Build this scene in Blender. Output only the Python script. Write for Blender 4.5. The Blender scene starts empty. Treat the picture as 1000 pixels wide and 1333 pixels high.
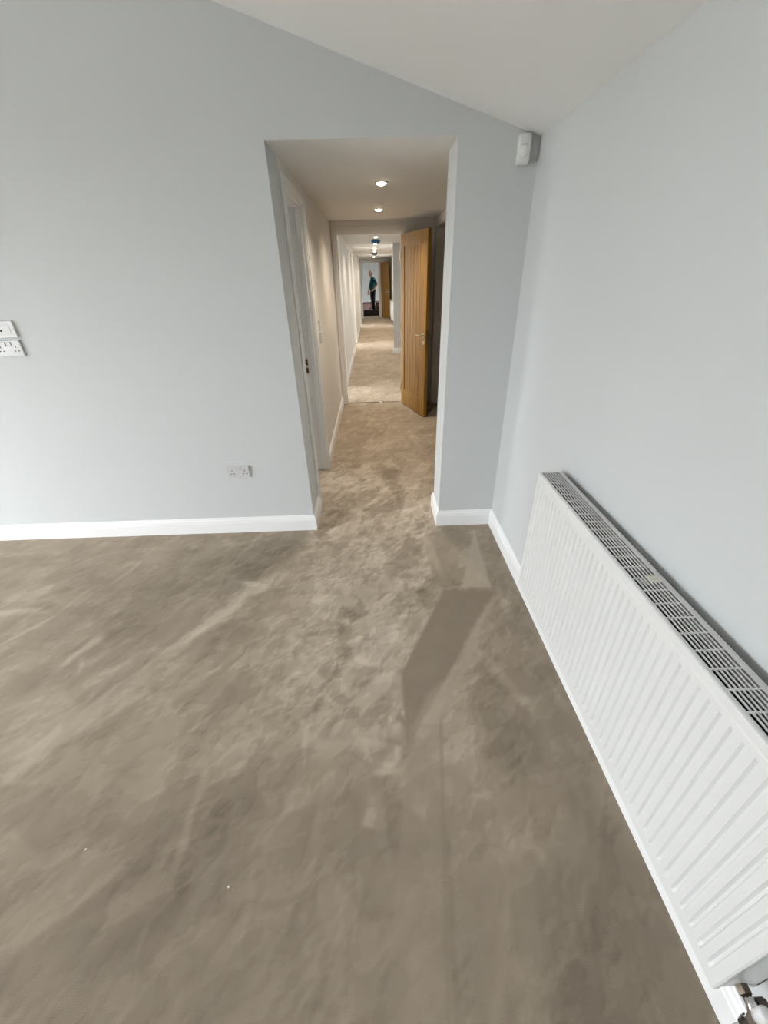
import bpy, bmesh, math, random
import numpy as np
from mathutils import Vector, Matrix, Euler
random.seed(7)
PI = math.pi
SC = bpy.context.scene
COL = SC.collection

# ------------------------------------------------------------------ camera
def make_camera():
    yaw, pitch, roll = 0.01128, 0.53492, -0.02766
    cy, sy, cp, sp = math.cos(yaw), math.sin(yaw), math.cos(pitch), math.sin(pitch)
    fwd = Vector((sy * cp, cy * cp, -sp))
    right = Vector((cy, -sy, 0))
    up = right.cross(fwd)
    c, s = math.cos(roll), math.sin(roll)
    r2 = c * right + s * up
    u2 = -s * right + c * up
    m = Matrix((r2, u2, -fwd)).transposed().to_4x4()
    m.translation = Vector((0.4807, -2.4939, 1.6))
    cam = bpy.data.cameras.new('camera')
    cam.sensor_fit = 'VERTICAL'
    cam.sensor_height = 36.0
    cam.sensor_width = 27.0
    cam.lens = 14.123
    cam.clip_start = 0.02
    o = bpy.data.objects.new('camera', cam)
    COL.objects.link(o)
    o.matrix_world = m
    SC.camera = o
make_camera()

# ------------------------------------------------------------------ light and exposure
SC.view_settings.view_transform = 'Standard'
SC.view_settings.look = 'None'
SC.view_settings.gamma = 1.0
SC.view_settings.use_curve_mapping = False
SC.view_settings.exposure = -0.11

world = bpy.data.worlds.new('overcast_sky')
SC.world = world
world.use_nodes = True
bg = world.node_tree.nodes['Background']
bg.inputs['Color'].default_value = (0.93, 0.97, 1.0, 1)      # even overcast sky
bg.inputs['Strength'].default_value = 20.0

def portal(name, loc, rot, sx, sy):
    """Marks a window opening so that the sky outside is sampled through it; gives no light of its own."""
    l = bpy.data.lights.new(name, 'AREA')
    l.shape = 'RECTANGLE'
    l.size, l.size_y = sx, sy
    l.cycles.is_portal = True
    o = bpy.data.objects.new(name, l)
    COL.objects.link(o)
    o.location = loc
    o.rotation_euler = rot
    return o
portal('portal_patio_door', (-4.52, -2.45, 1.03), (0, -PI / 2, 0), 2.06, 3.1)
portal('portal_garden_door', (-2.3, -5.72, 1.5), (PI / 2, 0, 0), 1.0, 1.2)
SIDE_WINDOWS = ((1.5, 2.2), (3.4, 5.6), (7.8, 10.6), (12.6, 15.0), (17.4, 23.8))[:4]
END_WINDOW = (19.0, 22.0)
for _i, (_a, _b) in enumerate(SIDE_WINDOWS):
    portal('portal_side_room', (-2.13, (_a + _b) / 2, 1.15), (0, -PI / 2, 0), 1.8, _b - _a)
portal('portal_added_hall_window', (3.31, 5.5, 1.65), (0, PI / 2, 0), .8, .8)  # sky portal for the unseen window added to the hall
portal('portal_end_room', (3.33, sum(END_WINDOW) / 2, 1.15), (0, PI / 2, 0), 1.8, END_WINDOW[1] - END_WINDOW[0])

# ------------------------------------------------------------------ materials
MATS = {}
def new_mat(name):
    m = bpy.data.materials.new(name)
    m.use_nodes = True
    nt = m.node_tree
    return m, nt, nt.nodes['Principled BSDF']

def plain(name, col, rough=0.5, metal=0.0, bump=0.0, bscale=200.0, vary=0.03, vscale=3.0, spec=0.5):
    if name in MATS:
        return MATS[name]
    m, nt, p = new_mat(name)
    N, L = nt.nodes, nt.links
    tc = N.new('ShaderNodeTexCoord')
    nz = N.new('ShaderNodeTexNoise')
    nz.inputs['Scale'].default_value = vscale
    nz.inputs['Detail'].default_value = 3
    L.new(tc.outputs['Object'], nz.inputs['Vector'])
    mx = N.new('ShaderNodeMix')
    mx.data_type = 'RGBA'
    mx.inputs['A'].default_value = (*[c * (1 - vary) for c in col], 1)
    mx.inputs['B'].default_value = (*[min(1, c * (1 + vary)) for c in col], 1)
    L.new(nz.outputs['Fac'], mx.inputs['Factor'])
    L.new(mx.outputs['Result'], p.inputs['Base Color'])
    p.inputs['Roughness'].default_value = rough
    p.inputs['Metallic'].default_value = metal
    p.inputs['Specular IOR Level'].default_value = spec
    if bump > 0:
        n2 = N.new('ShaderNodeTexNoise')
        n2.inputs['Scale'].default_value = bscale
        n2.inputs['Detail'].default_value = 2
        L.new(tc.outputs['Object'], n2.inputs['Vector'])
        b = N.new('ShaderNodeBump')
        b.inputs['Strength'].default_value = bump
        b.inputs['Distance'].default_value = 0.002
        L.new(n2.outputs['Fac'], b.inputs['Height'])
        L.new(b.outputs['Normal'], p.inputs['Normal'])
    MATS[name] = m
    return m

def emit(name, col, strength):
    m, nt, p = new_mat(name)
    p.inputs['Base Color'].default_value = (*col, 1)
    p.inputs['Emission Color'].default_value = (*col, 1)
    p.inputs['Emission Strength'].default_value = strength
    MATS[name] = m
    return m

def glass_mat():
    m = bpy.data.materials.new('window_glass')
    m.use_nodes = True
    nt = m.node_tree
    nt.nodes.remove(nt.nodes['Principled BSDF'])
    out = nt.nodes['Material Output']
    t = nt.nodes.new('ShaderNodeBsdfTransparent')
    g = nt.nodes.new('ShaderNodeBsdfGlossy')
    g.inputs['Roughness'].default_value = 0.02
    mx = nt.nodes.new('ShaderNodeMixShader')
    mx.inputs[0].default_value = 0.06
    nt.links.new(t.outputs[0], mx.inputs[1])
    nt.links.new(g.outputs[0], mx.inputs[2])
    nt.links.new(mx.outputs[0], out.inputs[0])
    return m

def oak_mat():
    m, nt, p = new_mat('oak')
    N, L = nt.nodes, nt.links
    tc = N.new('ShaderNodeTexCoord')
    oi = N.new('ShaderNodeObjectInfo')
    va = N.new('ShaderNodeVectorMath'); va.operation = 'ADD'
    vs = N.new('ShaderNodeVectorMath'); vs.operation = 'SCALE'
    vs.inputs['Scale'].default_value = 7.0
    cx = N.new('ShaderNodeCombineXYZ')
    L.new(oi.outputs['Random'], cx.inputs['X']); L.new(oi.outputs['Random'], cx.inputs['Z'])
    L.new(cx.outputs[0], vs.inputs[0])
    L.new(tc.outputs['Object'], va.inputs[0]); L.new(vs.outputs[0], va.inputs[1])
    mp = N.new('ShaderNodeMapping')
    mp.inputs['Scale'].default_value = (26, 26, 1.1)
    L.new(va.outputs[0], mp.inputs['Vector'])
    nz = N.new('ShaderNodeTexNoise')
    nz.inputs['Scale'].default_value = 1.6
    nz.inputs['Detail'].default_value = 6
    nz.inputs['Distortion'].default_value = 1.2
    L.new(mp.outputs[0], nz.inputs['Vector'])
    cr = N.new('ShaderNodeValToRGB')
    cr.color_ramp.elements[0].position = 0.3
    cr.color_ramp.elements[0].color = (0.21, 0.098, 0.014, 1)
    cr.color_ramp.elements[1].position = 0.72
    cr.color_ramp.elements[1].color = (0.42, 0.235, 0.040, 1)
    L.new(nz.outputs['Fac'], cr.inputs['Fac'])
    L.new(cr.outputs['Color'], p.inputs['Base Color'])
    p.inputs['Roughness'].default_value = 0.5
    p.inputs['Specular IOR Level'].default_value = 0.35
    b = N.new('ShaderNodeBump')
    b.inputs['Strength'].default_value = 0.15
    b.inputs['Distance'].default_value = 0.002
    L.new(nz.outputs['Fac'], b.inputs['Height'])
    L.new(b.outputs['Normal'], p.inputs['Normal'])
    return m

def carpet_mat():
    """Beige cut-pile carpet; the 'nap' attribute says how the pile has been brushed, plus some painted shading."""
    m, nt, p = new_mat('carpet_pile')
    N, L = nt.nodes, nt.links
    at = N.new('ShaderNodeAttribute'); at.attribute_name = 'nap_shade'
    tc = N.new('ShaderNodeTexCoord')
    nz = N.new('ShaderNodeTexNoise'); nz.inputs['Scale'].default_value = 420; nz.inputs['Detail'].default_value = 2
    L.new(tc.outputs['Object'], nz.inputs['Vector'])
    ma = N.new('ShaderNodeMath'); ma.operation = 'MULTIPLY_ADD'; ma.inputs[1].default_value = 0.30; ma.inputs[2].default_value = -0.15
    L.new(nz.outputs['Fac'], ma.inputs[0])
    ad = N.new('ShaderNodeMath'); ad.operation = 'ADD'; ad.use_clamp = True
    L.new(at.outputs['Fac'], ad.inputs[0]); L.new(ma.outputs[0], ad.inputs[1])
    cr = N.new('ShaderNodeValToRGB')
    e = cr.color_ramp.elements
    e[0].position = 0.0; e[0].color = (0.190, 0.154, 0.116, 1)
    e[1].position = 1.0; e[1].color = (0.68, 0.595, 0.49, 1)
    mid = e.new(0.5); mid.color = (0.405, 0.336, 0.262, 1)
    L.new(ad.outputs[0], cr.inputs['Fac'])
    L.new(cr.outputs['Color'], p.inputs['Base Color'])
    p.inputs['Roughness'].default_value = 0.95
    p.inputs['Specular IOR Level'].default_value = 0.12
    b = N.new('ShaderNodeBump'); b.inputs['Strength'].default_value = 0.35; b.inputs['Distance'].default_value = 0.004
    L.new(nz.outputs['Fac'], b.inputs['Height'])
    L.new(b.outputs['Normal'], p.inputs['Normal'])
    return m

WALL = plain('grey_wall_paint', (0.590, 0.608, 0.610), 0.75, bump=0.06, bscale=350, vary=0.008, spec=0.25)
HALLWALL = plain('pale_hall_paint', (0.78, 0.765, 0.735), 0.7, bump=0.06, bscale=350, vary=0.008, spec=0.25)
CEIL = plain('white_ceiling_paint', (0.82, 0.82, 0.81), 0.85, bump=0.05, bscale=300, vary=0.008, spec=0.2)
WOODWHITE = plain('white_gloss_paint', (0.86, 0.865, 0.87), 0.28, vary=0.006)
FRAMEWHITE = plain('satin_frame_paint', (0.80, 0.79, 0.775), 0.3, vary=0.006)
RADWHITE = plain('radiator_enamel', (0.72, 0.725, 0.72), 0.28, vary=0.004)
PLASTIC = plain('white_plastic', (0.72, 0.72, 0.715), 0.25, vary=0.004)
PLATE = plain('white_plate_plastic', (0.60, 0.60, 0.60), 0.25, vary=0.004)
DARK = plain('dark_recess', (0.02, 0.02, 0.02), 0.6)
BRASS = plain('brown_latch_recess', (0.075, 0.035, 0.022), 0.6)
CHROME = plain('chrome', (0.80, 0.80, 0.80), 0.08, metal=1.0)
NICKEL = plain('satin_nickel', (0.62, 0.55, 0.42), 0.3, metal=1.0)
DARKMETAL = plain('dark_bronze_metal', (0.10, 0.085, 0.075), 0.35, metal=0.8)
FRAMEGREY = plain('anthracite_frame', (0.06, 0.065, 0.07), 0.4)
GLASS = glass_mat()
OAK = oak_mat()
CARPET = carpet_mat()
LAMP = emit('lamp_lens_glow', (1.0, 0.86, 0.66), 60.0)

# ------------------------------------------------------------------ mesh helpers
def link_bm(name, bm, mat, parent=None, smooth=False, loc=None):
    me = bpy.data.meshes.new(name)
    bmesh.ops.recalc_face_normals(bm, faces=bm.faces[:])
    bm.to_mesh(me); bm.free()
    if mat: me.materials.append(mat)
    if smooth:
        for f in me.polygons: f.use_smooth = True
    o = bpy.data.objects.new(name, me)
    COL.objects.link(o)
    if parent: o.parent = parent
    if loc: o.location = loc
    return o

def box(bm, x0, x1, y0, y1, z0, z1, bev=0.0, seg=2):
    vs = [bm.verts.new((x, y, z)) for z in (z0, z1) for y in (y0, y1) for x in (x0, x1)]
    fs = [bm.faces.new([vs[i] for i in q]) for q in ((0, 2, 3, 1), (4, 5, 7, 6), (0, 1, 5, 4), (2, 6, 7, 3), (0, 4, 6, 2), (1, 3, 7, 5))]
    if bev > 0:
        es = list({e for f in fs for e in f.edges})
        bmesh.ops.bevel(bm, geom=es, offset=bev, segments=seg, affect='EDGES', profile=0.5)

def boxes(name, lst, mat, parent=None, bev=0.0, smooth=False, loc=None):
    bm = bmesh.new()
    for b in lst: box(bm, *b, bev=bev)
    return link_bm(name, bm, mat, parent, smooth, loc)

def prism_y(bm, pts, y0, y1):
    a = [bm.verts.new((x, y0, z)) for x, z in pts]
    b = [bm.verts.new((x, y1, z)) for x, z in pts]
    bm.faces.new(a); bm.faces.new(b[::-1])
    n = len(pts)
    for i in range(n): bm.faces.new((a[i], a[(i + 1) % n], b[(i + 1) % n], b[i]))

def tube(bm, pts, rads, seg=16, cap=True):
    pts = [Vector(p) for p in pts]
    if isinstance(rads, (int, float)): rads = [rads] * len(pts)
    rings = []; ref = None
    for i, p in enumerate(pts):
        d = (pts[min(i + 1, len(pts) - 1)] - pts[max(i - 1, 0)]).normalized()
        if ref is None or abs(ref.dot(d)) > 0.95:
            ref = Vector((0, 0, 1)) if abs(d.z) < 0.9 else Vector((1, 0, 0))
        u = d.cross(ref).normalized(); v = d.cross(u).normalized()
        rings.append([bm.verts.new(p + rads[i] * (math.cos(2 * PI * k / seg) * u + math.sin(2 * PI * k / seg) * v)) for k in range(seg)])
    for a, b in zip(rings, rings[1:]):
        for k in range(seg): bm.faces.new((a[k], a[(k + 1) % seg], b[(k + 1) % seg], b[k]))
    if cap:
        bm.faces.new(rings[0][::-1]); bm.faces.new(rings[-1])

def lathe(bm, prof, axis_m, seg=32):
    rings = [[bm.verts.new(axis_m @ Vector((r * math.cos(2 * PI * k / seg), r * math.sin(2 * PI * k / seg), h))) for k in range(seg)] for r, h in prof]
    for a, b in zip(rings, rings[1:]):
        for k in range(seg): bm.faces.new((a[k], a[(k + 1) % seg], b[(k + 1) % seg], b[k]))
    bm.faces.new(rings[0][::-1]); bm.faces.new(rings[-1])

def ellipsoid(bm, c, r, rot=None, seg=20, ring=14):
    m = Matrix.Translation(c)
    if rot: m = m @ Euler(rot).to_matrix().to_4x4()
    m = m @ Matrix.Diagonal((*r, 1))
    bmesh.ops.create_uvsphere(bm, u_segments=seg, v_segments=ring, radius=1.0, matrix=m)

def sweep(name, path, prof, mat):
    """Skirting: profile (depth, height) swept along an xy path, depth to the right of travel, mitred."""
    P = [Vector((x, y)) for x, y in path]
    offs = []
    for i in range(len(P)):
        ds = []
        if i > 0: ds.append((P[i] - P[i - 1]).normalized())
        if i < len(P) - 1: ds.append((P[i + 1] - P[i]).normalized())
        ns = [Vector((d.y, -d.x)) for d in ds]
        if len(ns) == 2:
            b = (ns[0] + ns[1]); offs.append(b / (1 + ns[0].dot(ns[1])))
        else: offs.append(ns[0])
    bm = bmesh.new()
    rings = [[bm.verts.new((p.x + o.x * d, p.y + o.y * d, h)) for d, h in prof] for p, o in zip(P, offs)]
    n = len(prof)
    for a, b in zip(rings, rings[1:]):
        for k in range(n): bm.faces.new((a[k], a[(k + 1) % n], b[(k + 1) % n], b[k]))
    bm.faces.new(rings[0]); bm.faces.new(rings[-1][::-1])
    return struct(link_bm(name, bm, mat))

def struct(o):
    o['kind'] = 'structure'
    return o

def empty(name, loc=(0, 0, 0), rotz=0.0):
    o = bpy.data.objects.new(name, None)
    COL.objects.link(o)
    o.location = loc; o.rotation_euler = (0, 0, rotz)
    o.empty_display_size = 0.1
    return o

def tag(o, label, cat, group=None):
    o['label'] = label; o['category'] = cat
    if group: o['group'] = group
    return o

# ------------------------------------------------------------------ setting
ZT = 2.147            # flat hall ceiling and top of the opening
XR, XO = 1.29, 0.905  # right wall, right edge of the opening (its left edge is x = 0)
XL, YB = -4.4, -5.6
RX = -1.5
def zc(x): return 2.135 + 0.31 * (XR - x) if x > RX else 2.135 + 0.31 * (XR - 2 * RX + x)

def make_carpet():
    """The fitted carpet: a fine grid whose 'nap' value follows vacuum strokes, drag marks and footprints, plus some painted shading."""
    rng = np.random.default_rng(11)
    xs = np.concatenate([np.linspace(-4.9, -2.45, 12), np.arange(-2.4, 1.31, .008), np.linspace(1.35, 3.6, 10)])
    ys = np.concatenate([np.linspace(-6.0, -2.65, 14), np.arange(-2.6, 3.6, .008), np.arange(3.62, 8.0, .04), np.linspace(8.05, 24.8, 160)])
    X, Y = np.meshgrid(xs, ys)
    def vnoise(x, y, seed):
        r = np.random.default_rng(seed); T = r.random((64, 64))
        xi = np.floor(x).astype(int); yi = np.floor(y).astype(int); fx = x - xi; fy = y - yi
        fx = fx * fx * (3 - 2 * fx); fy = fy * fy * (3 - 2 * fy)
        g = lambda i, j: T[(yi + j) % 64, (xi + i) % 64]
        return (g(0, 0) * (1 - fx) + g(1, 0) * fx) * (1 - fy) + (g(0, 1) * (1 - fx) + g(1, 1) * fx) * fy
    def fbm(x, y, seed, o=4):
        v = 0; a = .5; t = 0
        for k in range(o): v = v + a * vnoise(x * 2 ** k, y * 2 ** k, seed + k); t += a; a *= .55
        return v / t - .5
    def sstep(v, lo, hi):
        t = np.clip((v - lo) / (hi - lo), 0, 1); return t * t * (3 - 2 * t)
    WX = X + .07 * fbm(X * 5, Y * 5, 3, 4); WY = Y + .07 * fbm(X * 5 + 9, Y * 5, 5, 4)
    nap_shade = np.full_like(X, .47) + .16 * fbm(WX * 1.3, WY * 1.3, 20)
    def window_of(px, py, pad):
        return (np.searchsorted(ys, min(py) - pad), np.searchsorted(ys, max(py) + pad), np.searchsorted(xs, min(px) - pad), np.searchsorted(xs, max(px) + pad))
    def poly_mask(pts, soft, hard_xy=False):
        px, py = (X, Y) if hard_xy else (WX, WY)
        M = np.zeros_like(X); j0, j1, i0, i1 = window_of([a for a, b in pts], [b for a, b in pts], soft + .04)
        px, py = px[j0:j1, i0:i1], py[j0:j1, i0:i1]
        cx = sum(a for a, b in pts) / len(pts); cy = sum(b for a, b in pts) / len(pts); r = None
        for i in range(len(pts)):
            (x0, y0), (x1, y1) = pts[i], pts[(i + 1) % len(pts)]
            nx, ny = -(y1 - y0), (x1 - x0); l = math.hypot(nx, ny); nx /= l; ny /= l; d = nx * x0 + ny * y0
            if nx * cx + ny * cy - d < 0: nx, ny, d = -nx, -ny, -d
            e = nx * px + ny * py - d; r = e if r is None else np.minimum(r, e)
        M[j0:j1, i0:i1] = sstep(r, -soft, soft)
        return M
    def stroke(a, b, w0, w1, val, soft=.015, mode='mix', alpha=.8, streak=.0, hard=False):
        nonlocal nap_shade
        dx, dy = b[0] - a[0], b[1] - a[1]; l = math.hypot(dx, dy); ux, uy = dx / l, dy / l
        px, py = (X, Y) if hard else (WX, WY)
        j0, j1, i0, i1 = window_of((a[0], b[0]), (a[1], b[1]), max(w0, w1) + soft * 3 + .04)
        if j1 - j0 < 1 or i1 - i0 < 1: return
        px, py = px[j0:j1, i0:i1], py[j0:j1, i0:i1]
        u = (px - a[0]) * ux + (py - a[1]) * uy; v = -(px - a[0]) * uy + (py - a[1]) * ux
        w = w0 + (w1 - w0) * np.clip(u / l, 0, 1)
        m = sstep(w - np.abs(v), -soft, soft) * sstep(u, -soft * 2, soft * 3) * sstep(l - u, -soft * 2, soft * 8)
        if streak: m = m * (1 - streak + streak * 2 * np.clip(fbm(v * 28, u * 1.6, 40) + .5, 0, 1))
        m = np.clip(m * alpha, 0, 1)
        nap_shade[j0:j1, i0:i1] = nap_shade[j0:j1, i0:i1] * (1 - m) + val * m
    def poly(pts, val, soft=.02, alpha=.8, hard=False):
        nonlocal nap_shade
        m = poly_mask(pts, soft, hard) * alpha; nap_shade = nap_shade * (1 - m) + val * m
    U = rng.uniform
    def swipe(c, an, l, w, val, alpha, bend=0.0):
        """One push of the vacuum: crisp along one edge and at the far end, fading away across and behind."""
        nonlocal nap_shade
        ux, uy = math.cos(an), math.sin(an); R = max(l, w) + .05
        j0, j1, i0, i1 = window_of((c[0] - R, c[0] + R), (c[1] - R, c[1] + R), 0)
        if j1 - j0 < 2 or i1 - i0 < 2: return
        px, py = WX[j0:j1, i0:i1] - c[0], WY[j0:j1, i0:i1] - c[1]
        u = px * ux + py * uy; v = -px * uy + py * ux + bend * u * u
        m = sstep(v, -.012, .014) * np.clip(1 - v / w, 0, 1) ** .7 * sstep(l - u, 0, .012) * sstep(u, -.4 * l, l * .5)
        m = m * alpha; nap_shade[j0:j1, i0:i1] = nap_shade[j0:j1, i0:i1] * (1 - m) + val * m
    # broad vacuum runs: across in front of the skirting, then sweeping round towards the lower left
    for k in range(30):
        y0 = U(-.9, -.05); x0 = U(-2.6, -.5)
        stroke((x0, y0), (x0 + U(.4, .9), y0 + U(-.08, .08)), U(.03, .13), U(.03, .12), U(.30, .60), .012, alpha=U(.3, .6), streak=.3)
    for k in range(60):
        x0, y0 = U(-1.5, 1.1), U(-2.4, -.4); an = math.radians(U(222, 262)) if x0 < .1 else math.radians(U(240, 290)); l = U(.3, .9)
        stroke((x0, y0), (x0 + l * math.cos(an), y0 + l * math.sin(an)), U(.03, .14), U(.03, .14), U(.26, .60), U(.008, .03), alpha=U(.3, .6), streak=.35)
    for k in range(120):
        x0, y0 = U(-2.0, 1.1), U(-2.5, -.1); an = math.radians(U(215, 265) if U(0, 1) < .65 else U(0, 360))
        swipe((x0, y0), an, U(.08, .45), U(.03, .2), U(.20, .38) if U(0, 1) < .45 else U(.56, .75), U(.2, .5), U(-1.2, 1.2))
    for k in range(26):
        x0, y0 = U(-1.7, .8), U(-2.2, -.2); an = math.radians(U(210, 275)); l = U(.08, .4)
        stroke((x0, y0), (x0 + l * math.cos(an), y0 + l * math.sin(an)), U(.004, .016), U(.004, .02), U(.58, .80), .010, alpha=U(.35, .7), streak=.5)
    # light falloff towards the camera, painted into the carpet colour
    nap_shade = nap_shade - .15 * sstep(-Y, 1.35, 2.2)
    # the two pale drag marks running from the opening to the lower left
    for a, b, w0, w1, g, al in (((.02, -.20), (-.98, -1.68), .03, .05, .72, .65), ((-.02, -.60), (-.82, -1.50), .02, .045, .70, .6), ((.10, -.75), (-.55, -1.42), .012, .02, .62, .5),
                                ((-.05, -.42), (-.62, -1.12), .012, .02, .70, .6), ((-.62, -.72), (-1.08, -1.30), .02, .02, .58, .5), ((-1.00, -.95), (-1.13, -1.25), .03, .008, .80, .7),
                                ((-1.02, -1.10), (-.96, -1.28), .012, .006, .72, .6), ((-1.9, -.81), (-1.42, -.77), .03, .02, .78, .7), ((-1.55, -1.08), (-1.38, -1.0), .03, .03, .75, .6),
                                ((-.24, -.62), (-.47, -.57), .03, .01, .8, .7), ((-.75, -1.28), (-.95, -1.6), .012, .02, .66, .6)):
        stroke(a, b, w0, w1, g, .018, alpha=al, streak=.55)
    poly([(-.75, -.20), (-.38, -.62), (-.62, -.95), (-1.15, -.85), (-1.1, -.2)], .34, .03, .45)
    poly([(-.44, -.16), (-.06, -.12), (-.08, -.48), (-.38, -.60), (-.58, -.3)], .27, .03, .6)
    poly([(-.30, -.70), (-.08, -.62), (-.20, -1.0), (-.45, -1.1)], .30, .03, .6)
    # trodden path out of the hall, spreading over the floor
    poly([(-.04, .02), (.9, .02), (.70, -1.0), (.62, -1.7), (-.32, -1.75), (-.12, -.8)], .53, .10, .5)
    path = poly_mask([(-.03, 1.2), (.93, 1.2), (.92, 0), (.74, -1.0), (.62, -1.6), (.12, -1.5), (.0, -.7), (-.03, -.02)], .09)
    nap_shade = nap_shade * (1 - .75 * path) + (.66 - .12 * sstep(-Y, .5, 1.5)) * .75 * path
    for k in range(140):
        y0 = U(-1.75, 1.0); x0 = U(.0, .86) if y0 > -.9 else U(.0, .66); an = U(0, PI); l = U(.04, .17); w = U(.01, .045)
        v = U(.20, .42) if U(0, 1) < .5 else U(.72, .98)
        stroke((x0, y0), (x0 + l * math.cos(an), y0 + l * math.sin(an)), w, w * U(.4, 1.4), v, U(.005, .014), alpha=U(.4, .85) * (1.0 if y0 < 0.3 else .5))
    for k in range(150):
        y0 = U(-1.8, .9); x0 = U(.0, .86) if y0 > -.9 else U(-.1, .72)
        swipe((x0, y0), U(0, 2 * PI), U(.05, .2), U(.02, .1), U(.22, .40) if U(0, 1) < .5 else U(.70, .92), U(.3, .65), U(-5, 5))
    for k in range(34):                                         # heel and toe prints
        x0, y0 = U(.05, .72), U(-1.5, .2); an = math.radians(U(60, 120)); ca, sa = math.cos(an), math.sin(an); v = U(.2, .36) if k % 2 else U(.74, .9)
        stroke((x0, y0), (x0 + .09 * ca, y0 + .09 * sa), .03, .045, v, .010, alpha=.55); stroke((x0 + .16 * ca, y0 + .16 * sa), (x0 + .21 * ca, y0 + .21 * sa), .034, .03, v, .010, alpha=.5)
    # vacuum wedges by the radiator
    poly([(1.0, -.95), (1.3, -.1), (1.3, -2.6), (.86, -2.6)], .26, .16, .55)
    poly([(.62, -1.5), (1.14, -.74), (1.2, -1.1), (1.1, -2.0), (.75, -2.0)], .44, .05, .5)
    poly([(.93, -1.24), (1.06, -1.36), (1.06, -1.64), (.95, -1.84), (.83, -1.6)], .27, .045, .7)
    stroke((.92, -1.13), (1.11, -1.52), .018, .03, .62, .02, alpha=.6); stroke((1.11, -1.50), (1.04, -1.92), .03, .02, .55, .03, alpha=.55)
    stroke((1.14, -.98), (1.23, -1.5), .03, .02, .52, .02, alpha=.5); stroke((1.12, -.72), (1.2, -1.02), .03, .02, .60, .02, alpha=.6)
    # hall: brushed either way in turn
    for k in range(70):
        x0, y0 = U(.05, 1.0), U(1.0, 3.3); an = math.radians(U(60, 125)); l = U(.1, .5); w = U(.015, .07)
        stroke((x0, y0), (x0 + l * math.cos(an), y0 + l * math.sin(an)), w, w * U(.4, 1.2), U(.3, .66), .015, alpha=U(.3, .6))
    poly([(.02, 3.3), (.02, 1.05), (.28, 1.05), (.34, 2.0), (.2, 3.3)], .30, .05, .5)
    poly([(.42, 1.05), (.66, 1.05), (.66, .3)], .30, .03, .7)
    stroke((.98, 1.15), (.66, .42), .06, .04, .72, .02, alpha=.6)
    for k in range(40):
        x0, y0 = U(.05, .9), U(3.5, 15); an = math.radians(U(50, 130)); l = U(.2, 1.0); w = U(.03, .1)
        stroke((x0, y0), (x0 + l * math.cos(an), y0 + l * math.sin(an)), w, w, U(.3, .62), .03, alpha=.5)
    # smudges: small irregular islands of brushed pile with a lit and a shaded lip, densest on the path
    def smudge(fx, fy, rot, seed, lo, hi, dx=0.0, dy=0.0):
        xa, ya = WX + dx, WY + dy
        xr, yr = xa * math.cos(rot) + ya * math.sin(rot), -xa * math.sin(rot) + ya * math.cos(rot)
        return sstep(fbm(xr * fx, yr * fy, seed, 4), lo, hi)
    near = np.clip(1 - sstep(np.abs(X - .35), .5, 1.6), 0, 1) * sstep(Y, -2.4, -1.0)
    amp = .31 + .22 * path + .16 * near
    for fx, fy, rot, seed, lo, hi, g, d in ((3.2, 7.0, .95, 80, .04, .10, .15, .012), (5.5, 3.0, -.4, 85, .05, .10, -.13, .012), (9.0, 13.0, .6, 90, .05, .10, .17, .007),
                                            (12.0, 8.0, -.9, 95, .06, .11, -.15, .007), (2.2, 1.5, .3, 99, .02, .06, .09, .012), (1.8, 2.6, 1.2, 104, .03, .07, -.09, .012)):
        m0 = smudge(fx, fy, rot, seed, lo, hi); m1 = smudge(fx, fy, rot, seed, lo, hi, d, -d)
        nap_shade = nap_shade + amp * g * m0 + .10 * amp * np.sign(g) * (m0 - m1)
    poly([(.84, -.71), (1.13, -.735), (.555, -1.62), (.555, -1.27)], .24, .010, .9, hard=True)
    stroke((1.11, -.80), (.60, -1.60), .012, .05, .62, .014, alpha=.65, streak=.4)
    poly([(1.15, -.10), (.945, -.70), (1.12, -.705)], .68, .012, .8, hard=True)
    poly([(.80, -.12), (1.10, -.10), (.93, -.62), (.80, -.68)], .36, .03, .55)
    stroke((.80, -.22), (.86, -.62), .03, .02, .70, .02, alpha=.6)
    # edge between two vacuum runs
    poly([(.705, -1.52), (.585, -2.6), (.40, -2.6), (.57, -1.52)], .46, .008, .45, hard=True)
    stroke((.705, -1.50), (.60, -2.35), .004, .004, .22, .006, alpha=.6, hard=True)
    nap_shade = nap_shade + .08 * fbm(WX * 9, WY * 9, 60, 3) + .07 * fbm(X * 26, Y * 26, 70, 2)
    nap_shade = np.clip(nap_shade, 0.02, .98)
    nx_, ny_ = len(xs), len(ys)
    co = np.stack([X, Y, np.zeros_like(X)], -1).reshape(-1, 3)
    idx = np.arange(nx_ * ny_).reshape(ny_, nx_)
    q = np.stack([idx[:-1, :-1], idx[:-1, 1:], idx[1:, 1:], idx[1:, :-1]], -1).reshape(-1, 4)
    me = bpy.data.meshes.new('floor')
    me.vertices.add(len(co)); me.vertices.foreach_set('co', co.ravel())
    me.loops.add(q.size); me.loops.foreach_set('vertex_index', q.ravel().astype(np.int32))
    me.polygons.add(len(q)); me.polygons.foreach_set('loop_start', np.arange(0, q.size, 4, dtype=np.int32))
    me.update(calc_edges=True)
    at = me.attributes.new('nap_shade', 'FLOAT', 'POINT'); at.data.foreach_set('value', nap_shade.ravel().astype(np.float32))
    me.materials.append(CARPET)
    o = bpy.data.objects.new('floor', me); COL.objects.link(o)
    return struct(o)
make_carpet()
struct(boxes('ground', [(-60, 60, -60, 80, -.6, -.16)], plain('pale_paving', (0.38, 0.375, 0.36), 0.9, vscale=.5, vary=.1)))

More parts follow.
